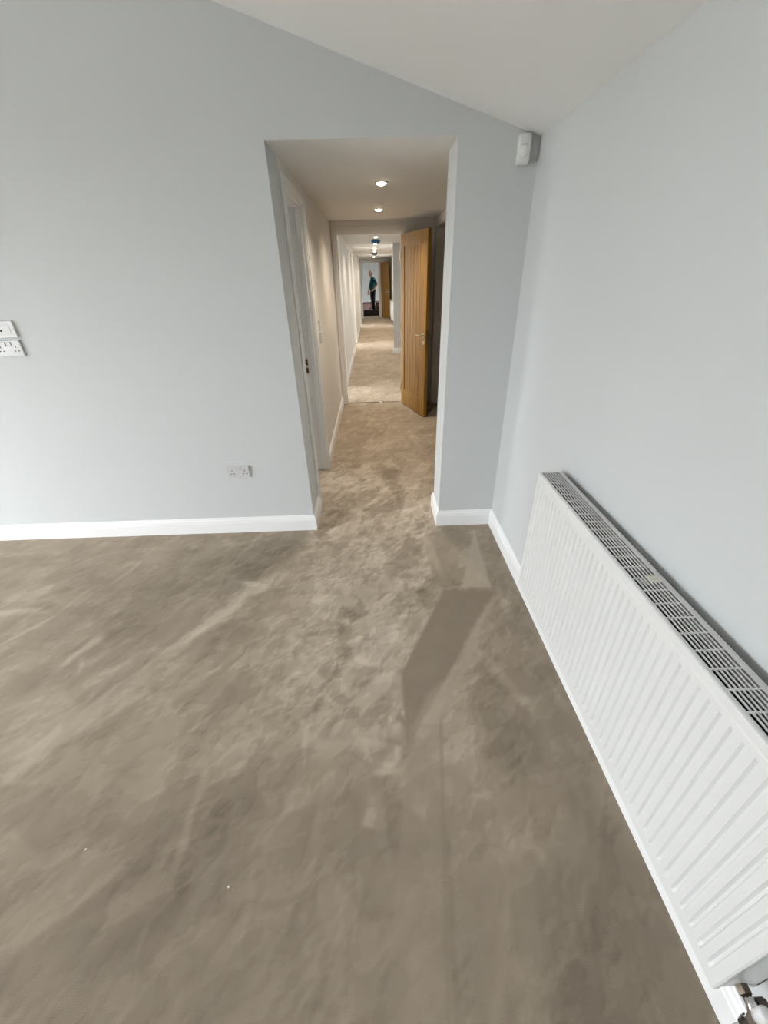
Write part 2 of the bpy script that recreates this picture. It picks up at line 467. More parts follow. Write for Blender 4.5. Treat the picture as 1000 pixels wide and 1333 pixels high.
bm = bmesh.new()
prism_y(bm, [(XL - .2, 0), (0, 0), (0, ZT), (XO, ZT), (XO, 0), (XR + .2, 0), (XR + .2, zc(XR)), (XR, zc(XR)), (RX, zc(RX)), (XL, zc(XL)), (XL - .2, zc(XL))], 0, 0.28)
wf = struct(link_bm('wall_front', bm, WALL))
wf.data.materials.append(CEIL)
for f in wf.data.polygons:          # soffit of the opening is ceiling white
    if f.normal.z < -.9 and abs(f.center.z - ZT) < .01: f.material_index = 1
bm = bmesh.new()
prism_y(bm, [(XR + .2, zc(XR)), (XR, zc(XR)), (RX, zc(RX)), (XL, zc(XL)), (XL - .2, zc(XL)), (XL - .2, zc(RX) + .25), (XR + .2, zc(RX) + .25)], YB - .2, 0.28)
struct(link_bm('ceiling', bm, CEIL))
struct(boxes('wall_right', [(XR, XR + .2, YB, 0, 0, zc(XR))], WALL))
struct(boxes('wall_left', [(XL - .2, XL, YB, -4.0, 0, zc(XL)), (XL - .2, XL, -0.9, 0, 0, zc(XL)), (XL - .2, XL, -4.0, -0.9, 2.06, zc(XL))], WALL))
bm = bmesh.new()
box(bm, XL - .2, -2.8, YB - .2, YB, 0, 2.10); box(bm, -1.8, XR + .2, YB - .2, YB, 0, 2.10); box(bm, -2.8, -1.8, YB - .2, YB, 0, .9)
prism_y(bm, [(XL - .2, 2.10), (XR + .2, 2.10), (XR + .2, zc(XR)), (XR, zc(XR)), (RX, zc(RX)), (XL, zc(XL)), (XL - .2, zc(XL))], YB - .2, YB)
struct(link_bm('wall_back', bm, WALL))

def window(name, axis, plane, u0, u1, z0, z1, mull, mat):
    """Framed glazing in a wall; axis 'x' means the wall plane is x = plane, u runs along y."""
    root = struct(empty(name))
    def bx(a0, a1, b0, b1, t):
        return (plane - t, plane + t, a0, a1, b0, b1) if axis == 'x' else (a0, a1, plane - t, plane + t, b0, b1)
    fr = [bx(u0, u0 + .07, z0, z1, .04), bx(u1 - .07, u1, z0, z1, .04), bx(u0 + .07, u1 - .07, z0, z0 + .07, .04), bx(u0 + .07, u1 - .07, z1 - .07, z1, .04)]
    boxes('window_frame', fr, mat, root, bev=.004)
    w = (u1 - u0) / (mull + 1)
    for i in range(1, mull + 1): boxes('mullion', [bx(u0 + i * w - .04, u0 + i * w + .04, z0 + .07, z1 - .07, .035)], mat, root, bev=.004)
    for i in range(mull + 1): boxes('pane', [bx(u0 + i * w + .045, u0 + (i + 1) * w - .045, z0 + .07, z1 - .07, .006)], GLASS, root)
    return root
window('window_1', 'x', XL - .1, -4.0, -0.9, 0.0, 2.06, 2, FRAMEGREY)
window('window_2', 'y', YB - .1, -2.8, -1.8, 0.9, 2.10, 0, FRAMEGREY)

# hall beyond the opening
DOORS = [(0.355, 1.045), (3.47, 4.33), (8.35, 9.25), (13.0, 13.85)]
seg = []; y = 0.28
for a, b in DOORS:
    seg.append((-.14, 0, y, a - .03, 0, ZT)); seg.append((-.14, 0, a - .03, b + .03, 2.05, ZT)); y = b + .03
seg.append((-.14, 0, y, 16.5, 0, ZT))
struct(boxes('wall_hall_left', seg, HALLWALL))
struct(boxes('wall_hall_right', [(1.25, 1.37, .28, .7, 0, ZT), (1.25, 1.37, .7, 3.2, 2.05, ZT), (1.25, 1.37, 3.2, 3.30, 0, ZT)], HALLWALL))
struct(boxes('wall_store', [(3.0, 3.12, .4, 3.3, 0, ZT), (1.37, 3.0, .4, .5, 0, ZT), (1.37, 3.0, 3.2, 3.299, 0, ZT)], plain('unlit_store_shade', (0.035, 0.028, 0.024), 0.9)))  # darkness of the unlit store put into its wall colour
struct(boxes('wall_hall_door', [(0, 0.03, 3.30, 3.42, 0, ZT), (.03, .882, 3.30, 3.42, 2.05, ZT), (.882, 3.4, 3.30, 3.42, 0, ZT)], HALLWALL))
struct(boxes('wall_hall_side', [(3.2, 3.35, 3.42, 5.1, 0, ZT), (3.2, 3.35, 5.9, 7.45, 0, ZT), (3.2, 3.35, 5.1, 5.9, 0, 1.25), (3.2, 3.35, 5.1, 5.9, 2.05, ZT)], HALLWALL))
window('window_8', 'x', 3.28, 5.1, 5.9, 1.25, 2.05, 0, FRAMEWHITE)  # unseen window, added so that daylight reaches the nib wall
struct(boxes('wall_hall_nib', [(.93, 3.35, 7.45, 7.57, 0, ZT)], WALL))
struct(boxes('wall_hall_far_right', [(1.24, 1.36, 7.57, 16.5, 0, ZT)], HALLWALL))
struct(boxes('wall_hall_end', [(-2.0, .01, 16.5, 16.62, 0, ZT), (.01, .765, 16.5, 16.62, 2.05, ZT), (.765, 3.4, 16.5, 16.62, 0, ZT)], HALLWALL))
struct(boxes('wall_end_room', [(-2.2, 3.4, 24.4, 24.6, 0, ZT), (3.2, 3.4, 16.62, END_WINDOW[0], 0, ZT), (3.2, 3.4, END_WINDOW[1], 24.4, 0, ZT), (3.2, 3.4, *END_WINDOW, 0, .25), (3.2, 3.4, *END_WINDOW, 2.05, ZT)], WALL))
seg = []; y = .28
for i, (a, b) in enumerate(SIDE_WINDOWS):
    seg += [(-2.2, -2.0, y, a, 0, ZT), (-2.2, -2.0, a, b, 0, .25), (-2.2, -2.0, a, b, 2.05, ZT)]; y = b
    window('window_%d' % (i + 3), 'x', -2.12, a, b, .25, 2.05, 1, FRAMEWHITE)
seg.append((-2.2, -2.0, y, 24.6, 0, ZT))
window('window_7', 'x', 3.3, END_WINDOW[0], END_WINDOW[1], .25, 2.05, 2, FRAMEWHITE)
struct(boxes('wall_outer', seg, WALL))
struct(boxes('wall_side_rooms', [(-2.0, -.14, 3.05, 3.15, 0, ZT), (-2.0, -.14, 7.4, 7.5, 0, ZT), (-2.0, -.14, 12.3, 12.4, 0, ZT)], WALL))
struct(boxes('ceiling_hall', [(-2.2, 3.4, .28, 24.6, ZT, ZT + .15)], CEIL))

SK = [(0, 0), (.018, 0), (.018, .082), (.0155, .086), (.0155, .091), (.014, .099), (.009, .108), (.007, .116), (.004, .120), (0, .120)]
sweep('baseboard_front', [(XL, 0), (0, 0), (0, .288)], SK, WOODWHITE)
sweep('baseboard_front_right', [(1.25, .28), (XO, .28), (XO, 0), (XR, 0)], SK, WOODWHITE)
sweep('baseboard_right', [(XR, 0), (XR, YB)], SK, WOODWHITE)
sweep('baseboard_hall_left_1', [(0, 1.13), (0, 3.30)], SK, WOODWHITE)
sweep('baseboard_hall_left_2', [(0, 4.43), (0, 8.25)], SK, WOODWHITE)
sweep('baseboard_hall_left_3', [(0, 9.35), (0, 12.9)], SK, WOODWHITE)
sweep('baseboard_hall_left_4', [(0, 13.95), (0, 16.5)], SK, WOODWHITE)
sweep('baseboard_hall_nib', [(1.24, 7.57), (.93, 7.57), (.93, 7.45), (3.2, 7.45)][::1], SK, WOODWHITE)
sweep('baseboard_hall_far_right', [(1.24, 16.5), (1.24, 7.6)], SK, WOODWHITE)
sweep('baseboard_end_room', [(-2.0, 24.4), (3.2, 24.4)], SK, WOODWHITE)

def door_frame(name, axis, p0, p1, u0, u1, sides, strike=None, stop=None):
    """Lining + architraves of a doorway through a wall between planes p0 and p1; clear opening u0..u1, head at 2.0."""
    root = struct(empty(name))
    def bx(u_0, u_1, q0, q1, z0, z1):
        return (q0, q1, u_0, u_1, z0, z1) if axis == 'x' else (u_0, u_1, q0, q1, z0, z1)
    ov = .004
    for (a, b, c, d) in ((u0 - .03, u0, 0, 2.05), (u1, u1 + .03, 0, 2.05), (u0, u1, 2.02, 2.05)):
        boxes('lining', [bx(a, b, p0 - ov, p1 + ov, c, d)], FRAMEWHITE, root, bev=.002)
    mid = (p0 + p1) / 2 if stop is None else stop
    for (a, b, c, d) in ((u0, u0 + .012, 0, 2.012), (u1 - .012, u1, 0, 2.012), (u0, u1, 2.012, 2.02)):
        boxes('door_stop', [bx(a, b, mid - .018, mid + .018, c, d)], FRAMEWHITE, root, bev=.002)
    W = .062
    for s, (q0, q1) in sides.items():
        for (a, b, c, d) in ((u0 - .006 - W, u0 - .006, 0, 2.026 + W), (u1 + .006, u1 + .006 + W, 0, 2.026 + W), (u0 - .006, u1 + .006, 2.026, 2.026 + W)):
            if axis == 'y': a = max(a, .002)
            arch = boxes('architrave', [bx(a, b, q0, q1, c, d)], FRAMEWHITE, root, bev=.005)
            t = (q1 - q0)
            # raised inner bead of the moulding
            qq = (q1 - .002, q1 + .006) if s == '+' else (q0 - .006, q0 + .002)
            if d - c > 1.0: rr = (a + .012, b - .026, c, d - .03)
            else: rr = (a, b, c + .012, d - .026)
            if rr[1] - rr[0] > .008: boxes('architrave_bead', [bx(rr[0], rr[1], qq[0], qq[1], rr[2], rr[3])], FRAMEWHITE, arch, bev=.003)
    if strike:
        strike(root)
    return root

def strike_1(root):
    s = boxes('strike_plate', [(-.106, -.078, 1.043, 1.0465, .885, 1.015)], NICKEL, root, bev=.001)
    boxes('latch_hole', [(-.102, -.081, 1.0415, 1.044, .958, 1.005)], BRASS, s, bev=.001)
    boxes('bolt_hole', [(-.102, -.081, 1.0415, 1.044, .895, .935)], BRASS, s, bev=.001)
def strike_2(root):
    s = boxes('strike_plate', [(.0295, .032, 3.34, 3.362, .90, 1.02)], NICKEL, root)
    boxes('latch_hole', [(.0315, .033, 3.344, 3.358, .95, .98)], DARK, s)
door_frame('door_1', 'x', -.14, 0, DOORS[0][0], DOORS[0][1], {'+': (0, .012)}, strike_1, -.035)
door_frame('door_2', 'y', 3.30, 3.42, .06, .852, {'-': (3.284, 3.30), '+': (3.42, 3.436)}, strike_2)
for i in (1, 2, 3):
    door_frame('door_%d' % (i + 2), 'x', -.14, 0, DOORS[i][0], DOORS[i][1], {'+': (0, .016)})
door_frame('door_6', 'y', 16.5, 16.62, .04, .735, {'-': (16.484, 16.5)})
bm = bmesh.new()
tube(bm, [(.045, 3.345, -.002), (.815, 3.345, -.002)], .007, 10)
tube(bm, [(.045, 3.33, -.003), (.815, 3.33, -.003)], .006, 10)
struct(link_bm('trim_1', bm, plain('carpet_joint_thread', (0.13, 0.10, 0.07), 0.9)))

# ------------------------------------------------------------------ radiators
def groove_panel(x_front, y0, y1, z0, z1, pitch, depth=.0065):
    """Pressed steel front: flat ribs between narrow vertical grooves that fade out near both edges."""
    n = int(round((y1 - y0 - .03) / pitch)); m = ((y1 - y0) - n * pitch) / 2
    ys = [(y0, 0.0), (y0 + .003, 0.0)]
    for i in range(n):
        c = y0 + m + (i + .5) * pitch
        for dy, v in ((-.0068, 0), (-.0052, .35), (-.0028, 1), (.0028, 1), (.0052, .35), (.0068, 0)): ys.append((c + dy, v))
    ys += [(y1 - .003, 0.0), (y1, 0.0)]
    zs = [(z0, 0, .004), (z0 + .004, 0, 0), (z0 + .036, 0, 0), (z0 + .040, .25, 0), (z0 + .050, 1, 0), (z1 - .056, 1, 0), (z1 - .046, .25, 0), (z1 - .042, 0, 0),
          (z1 - .030, 0, 0), (z1 - .026, 0, .002), (z1 - .022, 0, 0), (z1 - .006, 0, 0), (z1 - .002, 0, .0015), (z1, 0, .005)]
    bm = bmesh.new()
    g = [[bm.verts.new((x_front + depth * v * s + e + (.003 if k in (0, len(ys) - 1) else 0), yy, zz)) for k, (yy, v) in enumerate(ys)] for zz, s, e in zs]
    # returned edges
    back = x_front + .014
    top = [bm.verts.new((back, yy, z1)) for yy, _ in ys]; bot = [bm.verts.new((back, yy, z0)) for yy, _ in ys]
    g = [bot] + g + [top]
    for a, b in zip(g, g[1:]):
        for k in range(len(ys) - 1): bm.faces.new((a[k], a[k + 1], b[k + 1], b[k]))
    bm.faces.new([r[0] for r in g]); bm.faces.new([r[-1] for r in g])
    for k in range(len(ys) - 1): bm.faces.new((bot[k], bot[k + 1], top[k + 1], top[k]))
    return bm

def make_radiator(loc, y0, y1, z0, z1, depth, label, detail=True):
    """Origin on the floor at the wall; front towards -x."""
    r = tag(empty('radiator', loc), label, 'radiator')
    xf = -depth - .03; xb = -.03
    o = link_bm('front_panel', groove_panel(xf, y0, y1, z0, z1, .0305), RADWHITE, r)
    boxes('back_panel', [(xb - .012, xb, y0, y1, z0, z1)], RADWHITE, r, bev=.003)
    for ye in (y0, y1 - .0015):
        boxes('side_panel', [(xf + .012, xb, ye, ye + .0015, z0 + .022, z1 - .004)], RADWHITE, r)
    if detail:
        # convector fins: one corrugated sheet behind each panel
        for xs, sg in ((xf + .015, 1), (xb - .013, -1)):
            bm = bmesh.new(); pts = []
            yy = y0 + .02; k = 0
            while yy < y1 - .02:
                pts.append((xs + sg * (.026 if k % 4 in (1, 2) else 0), yy)); yy += .0085 if k % 2 else .003; k += 1
            a = [bm.verts.new((x, y, z0 + .05)) for x, y in pts]; b = [bm.verts.new((x, y, z1 - .03)) for x, y in pts]
            for i in range(len(pts) - 1): bm.faces.new((a[i], a[i + 1], b[i + 1], b[i]))
            link_bm('convector_fin', bm, plain('shaded_fin_grey', (0.07, 0.07, 0.068), 0.6), r)  # shade inside the grille gaps put into the fin colour
        zg = z1 - .0015
        # top grille: rim, long slats and cross bars
        xi0, xi1 = xf + .0125, xb - .002
        gr = boxes('top_grille', [(xi0 - .004, xi0, y0, y1, zg - .012, zg + .002), (xi1, xi1 + .004, y0, y1, zg - .012, zg + .002),
                                  (xi0, xi1, y0, y0 + .008, zg - .002, zg + .002), (xi0, xi1, y1 - .008, y1, zg - .002, zg + .002)], RADWHITE, r)
        ns = 8; me = None
        for i in range(1, ns):
            x = xi0 + (xi1 - xi0) * i / ns
            if me is None:
                s = boxes('slat', [(-.0021, .0021, y0 + .008, y1 - .008, zg, zg + .0022)], RADWHITE, gr, loc=(x, 0, 0)); me = s.data
            else:
                s = bpy.data.objects.new('slat', me); COL.objects.link(s); s.parent = gr; s.location = (x, 0, 0)
        nb = int((y1 - y0) / .0485); me = None
        for i in range(1, nb):
            yy = y0 + (y1 - y0) * i / nb
            if me is None:
                s = boxes('cross_bar', [(xi0, xi1, -.0023, .0023, zg - .003, zg + .002)], RADWHITE, gr, loc=(0, yy, 0)); me = s.data
            else:
                s = bpy.data.objects.new('cross_bar', me); COL.objects.link(s); s.parent = gr; s.location = (0, yy, 0)
        # hanging bracket clip seen through the grille
        for yb in (y1 - .70, ):
            b = boxes('wall_bracket', [(xf + .03, xb - .012, yb - .010, yb + .010, zg - .009, zg - .005), (xf + .055, xf + .085, yb - .014, yb + .014, zg - .006, zg + .003)], plain('cream_bracket', (0.72, 0.70, 0.60), 0.4), r, bev=.001)
        for yb in (y0 + .3, y1 - .3):
            boxes('wall_bracket', [(xb, -.002, yb - .015, yb + .015, z0 + .06, z1 - .08)], RADWHITE, r, bev=.002)
        # valve and tail at the near lower corner
        v = empty('valve', (xf + .05, y0, z0 + .035)); v.parent = r
        bm = bmesh.new(); tube(bm, [(0, .004, 0), (0, -.014, 0)], .0135, 6); link_bm('union_nut', bm, plain('brass_fitting', (0.12, 0.10, 0.075), 0.45, metal=0.9), v)
        bm = bmesh.new(); tube(bm, [(0, -.014, 0), (0, -.03, 0), (0, -.04, -.006), (0, -.045, -.02), (0, -.045, -.045)], [.010, .011, .0125, .0125, .011], 18); link_bm('valve_body', bm, CHROME, v, smooth=True)
        bm = bmesh.new(); tube(bm, [(0, -.045, .0), (0, -.045, .012), (0, -.045, .034), (0, -.045, .037)], [.012, .0135, .0125, .009], 18); link_bm('valve_cap', bm, PLASTIC, v, smooth=True)
        bm = bmesh.new(); tube(bm, [(.012, -.028, 0), (.03, -.028, 0)], .0105, 6); link_bm('gland_nut', bm, DARKMETAL, v)
        bm = bmesh.new(); tube(bm, [(0, -.045, -.045), (0, -.045, -.062)], .0135, 6); link_bm('compression_nut', bm, DARKMETAL, v)
        bm = bmesh.new(); tube(bm, [(0, -.045, -.06), (0, -.045, -z0 - .035)], .0075, 14); link_bm('pipe', bm, CHROME, v, smooth=True)
        bm = bmesh.new(); tube(bm, [(0, -.045, -z0 - .034), (0, -.045, -z0 - .028)], [.02, .014], 20); link_bm('pipe_collar', bm, PLASTIC, v)
    return r
make_radiator((XR, 0, 0), -2.29, -0.95, .25, .855, .097, 'long white double panel radiator with slatted top grille on the grey wall')
make_radiator((1.24, 0, 0), 13.3, 15.0, .15, .75, .08, 'small white radiator far down the hall beside the dark far door', detail=False)

# ------------------------------------------------------------------ oak doors
def make_door(name, hinge, ang, width, label, detail=True):
    """Origin at the hinge on the floor; leaf runs along local +x, thickness towards -y (the hall side away from us)."""
    d = tag(empty(name, (hinge[0], hinge[1], 0), ang), label, 'door', 'oak doors along the hall')
    T, H, z0 = .040, 1.99, .010
    st, tr, br = .105, .125, .20
    boxes('stile', [(0, st, 0, T, z0, z0 + H)], OAK, d, bev=.002)
    boxes('stile', [(width - st, width, 0, T, z0, z0 + H)], OAK, d, bev=.002)
    boxes('top_rail', [(st, width - st, 0, T, z0 + H - tr, z0 + H)], OAK, d, bev=.002)
    boxes('bottom_rail', [(st, width - st, 0, T, z0, z0 + br)], OAK, d, bev=.002)
    n = 6; w = (width - 2 * st) / n
    for i in range(n):
        boxes('board', [(st + i * w + .0012, st + (i + 1) * w - .0012, .009, T - .009, z0 + br - .01, z0 + H - tr + .01)], OAK, d, bev=.006)
    if detail:
        for s, yf in ((-1, 0.0), (1, T)):
            hd = empty('handle', (width - .055, yf, .965)); hd.parent = d
            m = Matrix.Rotation(-s * PI / 2, 4, 'X')
            bm = bmesh.new(); lathe(bm, [(.026, 0), (.026, .005), (.023, .008)], m, 24); link_bm('rose', bm, NICKEL, hd, smooth=False)
            bm = bmesh.new(); tube(bm, [(0, s * .006, 0), (0, s * .035, 0), (-.004, s * .046, 0), (-.02, s * .05, 0), (-.115, s * .05, -.002)], [.009, .009, .0095, .0095, .0075], 14); link_bm('lever', bm, NICKEL, hd, smooth=True)
            bm = bmesh.new(); lathe(bm, [(.022, 0), (.022, .005), (.019, .007)], Matrix.Translation((width - .055, yf, .885)) @ m, 20); k = link_bm('key_rose', bm, NICKEL, d)
        boxes('latch_plate', [(width - .001, width + .0012, .009, .031, .89, 1.02)], NICKEL, d)
        for z in (.22, 1.0, 1.78):
            bm = bmesh.new(); tube(bm, [(-.004, -.004, z - .045), (-.004, -.004, z + .045)], .006, 10); link_bm('hinge', bm, NICKEL, d)
    return d
# leaf direction from the hinge (0.835,3.30) towards (1.086,2.569)
make_door('oak_door', (.835, 3.272), math.atan2(-.949, .316), .762, 'open oak door with vertical boards and lever handle, nearest in the hall')
make_door('oak_door', (.835, 16.48), math.atan2(-.93, .37), .762, 'dark shadowed oak door standing open at the far end of the hall')

# ------------------------------------------------------------------ downlights, alarms
def make_downlight(y, label, watts):
    r = tag(empty('downlight', (.565, y, ZT)), label, 'downlight', 'recessed downlights along the hall ceiling')
    bm = bmesh.new()
    seg = 28
    prof = [(.030, -.001), (.033, -.006), (.040, -.008), (.046, -.005), (.047, 0)]
    rings = [[bm.verts.new((a * math.cos(2 * PI * k / seg), a * math.sin(2 * PI * k / seg), h)) for k in range(seg)] for a, h in prof]
    for a, b in zip(rings, rings[1:]):
        for k in range(seg): bm.faces.new((a[k], a[(k + 1) % seg], b[(k + 1) % seg], b[k]))
    link_bm('bezel', bm, PLASTIC, r, smooth=True)
    bm = bmesh.new(); lathe(bm, [(.031, -.0005), (.031, -.008), (.026, -.014), (.014, -.018), (.004, -.019)], Matrix.Identity(4), 28)
    link_bm('lens', bm, LAMP, r, smooth=True)
    l = bpy.data.lights.new('downlight_beam', 'SPOT')
    l.energy = watts; l.color = (1.0, 0.86, 0.68); l.spot_size = math.radians(150); l.spot_blend = 1.0; l.shadow_soft_size = .03
    o = bpy.data.objects.new('downlight_beam', l); COL.objects.link(o); o.parent = r; o.location = (0, 0, -.024)
    return r
DL = [(1.06, 'downlight nearest the opening, biggest bright spot on the hall ceiling'), (2.39, 'second downlight from the opening, before the oak door'),
      (4.0, 'downlight just past the door frame head'), (5.74, 'downlight right in front of the blue capped smoke alarm'), (7.5, 'downlight just behind the blue capped smoke alarm'),
      (9.24, 'downlight midway along the far hall ceiling, fourth seen'), (10.8, 'small downlight just nearer than the grey smoke alarm'),
      (12.7, 'tiny downlight just beyond the grey smoke alarm'), (14.72, 'furthest downlight, close to the far door frame')]
for y_, lb in DL: make_downlight(y_, lb, 62 if y_ < 3 else 58)

def make_alarm(y, mat, label, r0):
    r = tag(empty('smoke_alarm', (.565, y, ZT)), label, 'smoke alarm', 'ceiling smoke alarms in the hall')
    bm = bmesh.new(); lathe(bm, [(r0 * .8, 0), (r0 * .8, -.012), (r0 * .75, -.014)], Matrix.Identity(4), 32); link_bm('mounting_base', bm, PLASTIC, r)
    bm = bmesh.new(); lathe(bm, [(r0 * .94, -.012), (r0, -.018), (r0 * .98, -.045), (r0 * .8, -.06), (r0 * .3, -.064)], Matrix.Identity(4), 32); link_bm('dust_cover', bm, mat, r, smooth=True)
    return r
make_alarm(6.35, plain('blue_cover', (0.02, 0.12, 0.26), 0.35), 'smoke alarm under a dark blue dust cover on the hall ceiling', .085)
make_alarm(11.55, plain('grey_cover', (0.12, 0.12, 0.13), 0.4), 'dark grey smoke alarm far along the hall ceiling', .085)

# ------------------------------------------------------------------ wall plates, sensor
def socket_holes(parent, x, z):
    for dx, dz, w, h in ((0, .0115, .005, .010), (-.011, -.010, .009, .0055), (.011, -.010, .009, .0055)):
        boxes('pin_hole', [(x + dx - w / 2, x + dx + w / 2, -.0138, -.012, z + dz - h / 2, z + dz + h / 2)], DARK, parent)
def make_socket(x, z, label):
    """Double socket on the front wall, face towards -y; origin at the plate centre."""
    r = tag(empty('double_socket', (x, 0, z)), label, 'socket')
    boxes('face_plate', [(-.073, .073, -.013, 0, -.043, .043)], PLATE, r, bev=.003)
    for sx in (-1, 1):
        boxes('rocker_switch', [(sx * .0155 - .0095, sx * .0155 + .0095, -.0175, -.012, .012, .034)], PLATE, r, bev=.002)
        socket_holes(r, sx * .042, -.004)
        bm = bmesh.new(); lathe(bm, [(.0032, 0), (.0032, .0012), (.002, .0018)], Matrix.Translation((sx * .0605, -.0128, .016)) @ Matrix.Rotation(PI / 2, 4, 'X'), 12); link_bm('screw', bm, NICKEL, r)
    return r
make_socket(-.460, .480, 'white double power socket low on the grey wall above the skirting')
make_socket(-1.590, 1.287, 'white double power socket at shoulder height, under another wall plate')
def make_media_plate():
    r = tag(empty('media_plate', (-1.583, 0, 1.385)), 'white media outlet plate with a dark aerial port, above a power socket', 'wall plate')
    boxes('face_plate', [(-.073, .073, -.013, 0, -.043, .043)], PLATE, r, bev=.003)
    boxes('module', [(-.05, .05, -.0145, -.012, -.025, .025)], PLATE, r, bev=.0015)
    for dx in (-.03, -.002):
        bm = bmesh.new(); lathe(bm, [(.0055, 0), (.0055, .003), (.004, .005)], Matrix.Translation((dx, -.014, -.006)) @ Matrix.Rotation(PI / 2, 4, 'X'), 16); link_bm('aerial_port', bm, DARK, r)
    for sx in (-1, 1):
        bm = bmesh.new(); lathe(bm, [(.0032, 0), (.0032, .0012), (.002, .0018)], Matrix.Translation((sx * .0605, -.0128, 0)) @ Matrix.Rotation(PI / 2, 4, 'X'), 12); link_bm('screw', bm, NICKEL, r)
make_media_plate()
def make_switch(z, label):
    r = tag(empty('light_switch', (0, 1.37, z)), label, 'light switch', 'switches on the hall wall')
    boxes('face_plate', [(0, .009, -.043, .043, -.043, .043)], PLATE, r, bev=.003)
    boxes('rocker', [(.008, .0125, -.011, .011, -.016, .016)], PLATE, r, bev=.0015)
make_switch(1.222, 'upper of two white switches on the pale hall wall')
make_switch(1.124, 'lower of two white switches on the pale hall wall')

def make_pir():
    r = tag(empty('motion_sensor', (1.215, -.004, 2.088)), 'white motion sensor high in the wall corner under the ceiling', 'sensor')
    r.rotation_euler = (0, 0, math.radians(-10))
    W, H = .031, .057
    bm = bmesh.new()
    rows = [(-H, .020, .80), (-H + .006, .030, .92), (-H + .02, .038, 1.0), (-.012, .043, 1.0), (.004, .046, 1.0), (.03, .045, 1.0), (H - .012, .041, .98), (H - .004, .036, .9), (H, .026, .8)]
    g = []
    for z, dep, ws in rows:
        ring = []
        for k in range(13):
            a = PI * k / 12; cx = math.cos(a); sxn = math.sin(a)
            px = W * ws * (abs(cx) ** .55) * (1 if cx > 0 else -1); py = -dep * (sxn ** .35 if sxn > 1e-6 else 0)
            ring.append(bm.verts.new((px, py, z)))
        g.append(ring)
    for a, b in zip(g, g[1:]):
        for k in range(12): bm.faces.new((a[k], a[k + 1], b[k + 1], b[k]))
        bm.faces.new((a[12], a[0], b[0], b[12]))
    bm.faces.new(g[0][::-1]); bm.faces.new(g[-1])
    h = link_bm('housing', bm, PLASTIC, r, smooth=True)
    md = h.modifiers.new('split', 'EDGE_SPLIT'); md.split_angle = math.radians(40)
    bm = bmesh.new(); ellipsoid(bm, (-.002, -.040, -.008), (.019, .009, .026)); link_bm('lens', bm, plain('sensor_lens', (0.80, 0.80, 0.78), 0.15), r, smooth=True)
    boxes('indicator_hood', [(-.013, .010, -.050, -.040, .010, .014)], plain('sensor_hood', (0.45, 0.45, 0.44), 0.4), r, bev=.0012)
    boxes('wall_bracket', [(-.012, .012, -.004, .012, -.03, .03)], PLASTIC, r)
make_pir()

# ------------------------------------------------------------------ scraps on the carpet
def scrap(loc, size, rot, label, name='paper_scrap'):
    bm = bmesh.new()
    pts = [(-.5, -.3, 0), (.1, -.4, .25), (.5, -.1, .05), (.35, .35, .2), (-.2, .4, .05), (0, 0, .35)]
    top = [bm.verts.new((x * size, y * size, z * size * .5 + .003)) for x, y, z in pts]
    bot = [bm.verts.new((x * size, y * size, z * size * .5)) for x, y, z in pts]
    for k in range(5):
        bm.faces.new((top[k], top[(k + 1) % 5], top[5])); bm.faces.new((bot[(k + 1) % 5], bot[k], bot[5]))
        bm.faces.new((top[k], bot[k], bot[(k + 1) % 5], top[(k + 1) % 5]))
    o = link_bm(name, bm, plain('white_paper', (0.85, 0.84, 0.82), 0.7), loc=loc)
    o.rotation_euler = (0, 0, rot)
    return tag(o, label, 'scrap')
scrap((.54, 3.30, .006), .042, .3, 'small white paper scrap on the carpet by the hall threshold')
scrap((-.52, -1.90, .001), .007, .3, 'white lint speck on the carpet towards the lower left', 'carpet_fleck')
scrap((-.02, -2.01, .001), .007, 1.3, 'white lint speck alone on the open carpet', 'carpet_fleck')

# ------------------------------------------------------------------ person at the far end
def capsule(bm, a, b, ra, rb, seg=16):
    a, b = Vector(a), Vector(b)
    d = (b - a); l = d.length
    if l < 1e-6: return
    z = d.normalized(); u = z.orthogonal().normalized(); v = z.cross(u)
    prof = []
    for k in range(5): t = -PI / 2 + k * PI / 8; prof.append((ra * math.cos(t), ra * math.sin(t)))
    for k in range(5): t = k * PI / 8; prof.append((rb * math.cos(t), l + rb * math.sin(t)))
    rings = [[bm.verts.new(a + z * h + max(r, 1e-4) * (math.cos(2 * PI * k / seg) * u + math.sin(2 * PI * k / seg) * v)) for k in range(seg)] for r, h in prof]
    for p, q in zip(rings, rings[1:]):
        for k in range(seg): bm.faces.new((p[k], p[(k + 1) % seg], q[(k + 1) % seg], q[k]))
    bm.faces.new(rings[0][::-1]); bm.faces.new(rings[-1])

def chain(bm, pts, rads, seg=16):
    for i in range(len(pts) - 1): capsule(bm, pts[i], pts[i + 1], rads[i], rads[i + 1], seg)

def remeshed(name, bm, voxel, mat, parent, iters=3):
    o = link_bm(name, bm, mat, None, True)
    md = o.modifiers.new('merge', 'REMESH'); md.mode = 'VOXEL'; md.voxel_size = voxel; md.use_smooth_shade = True
    sm = o.modifiers.new('relax', 'SMOOTH'); sm.factor = .5; sm.iterations = iters
    dg = bpy.context.evaluated_depsgraph_get()
    me = bpy.data.meshes.new_from_object(o.evaluated_get(dg))
    old = o.data; o.modifiers.clear(); o.data = me; me.name = name
    bpy.data.meshes.remove(old)
    for f in me.polygons: f.use_smooth = True
    o.parent = parent
    return o

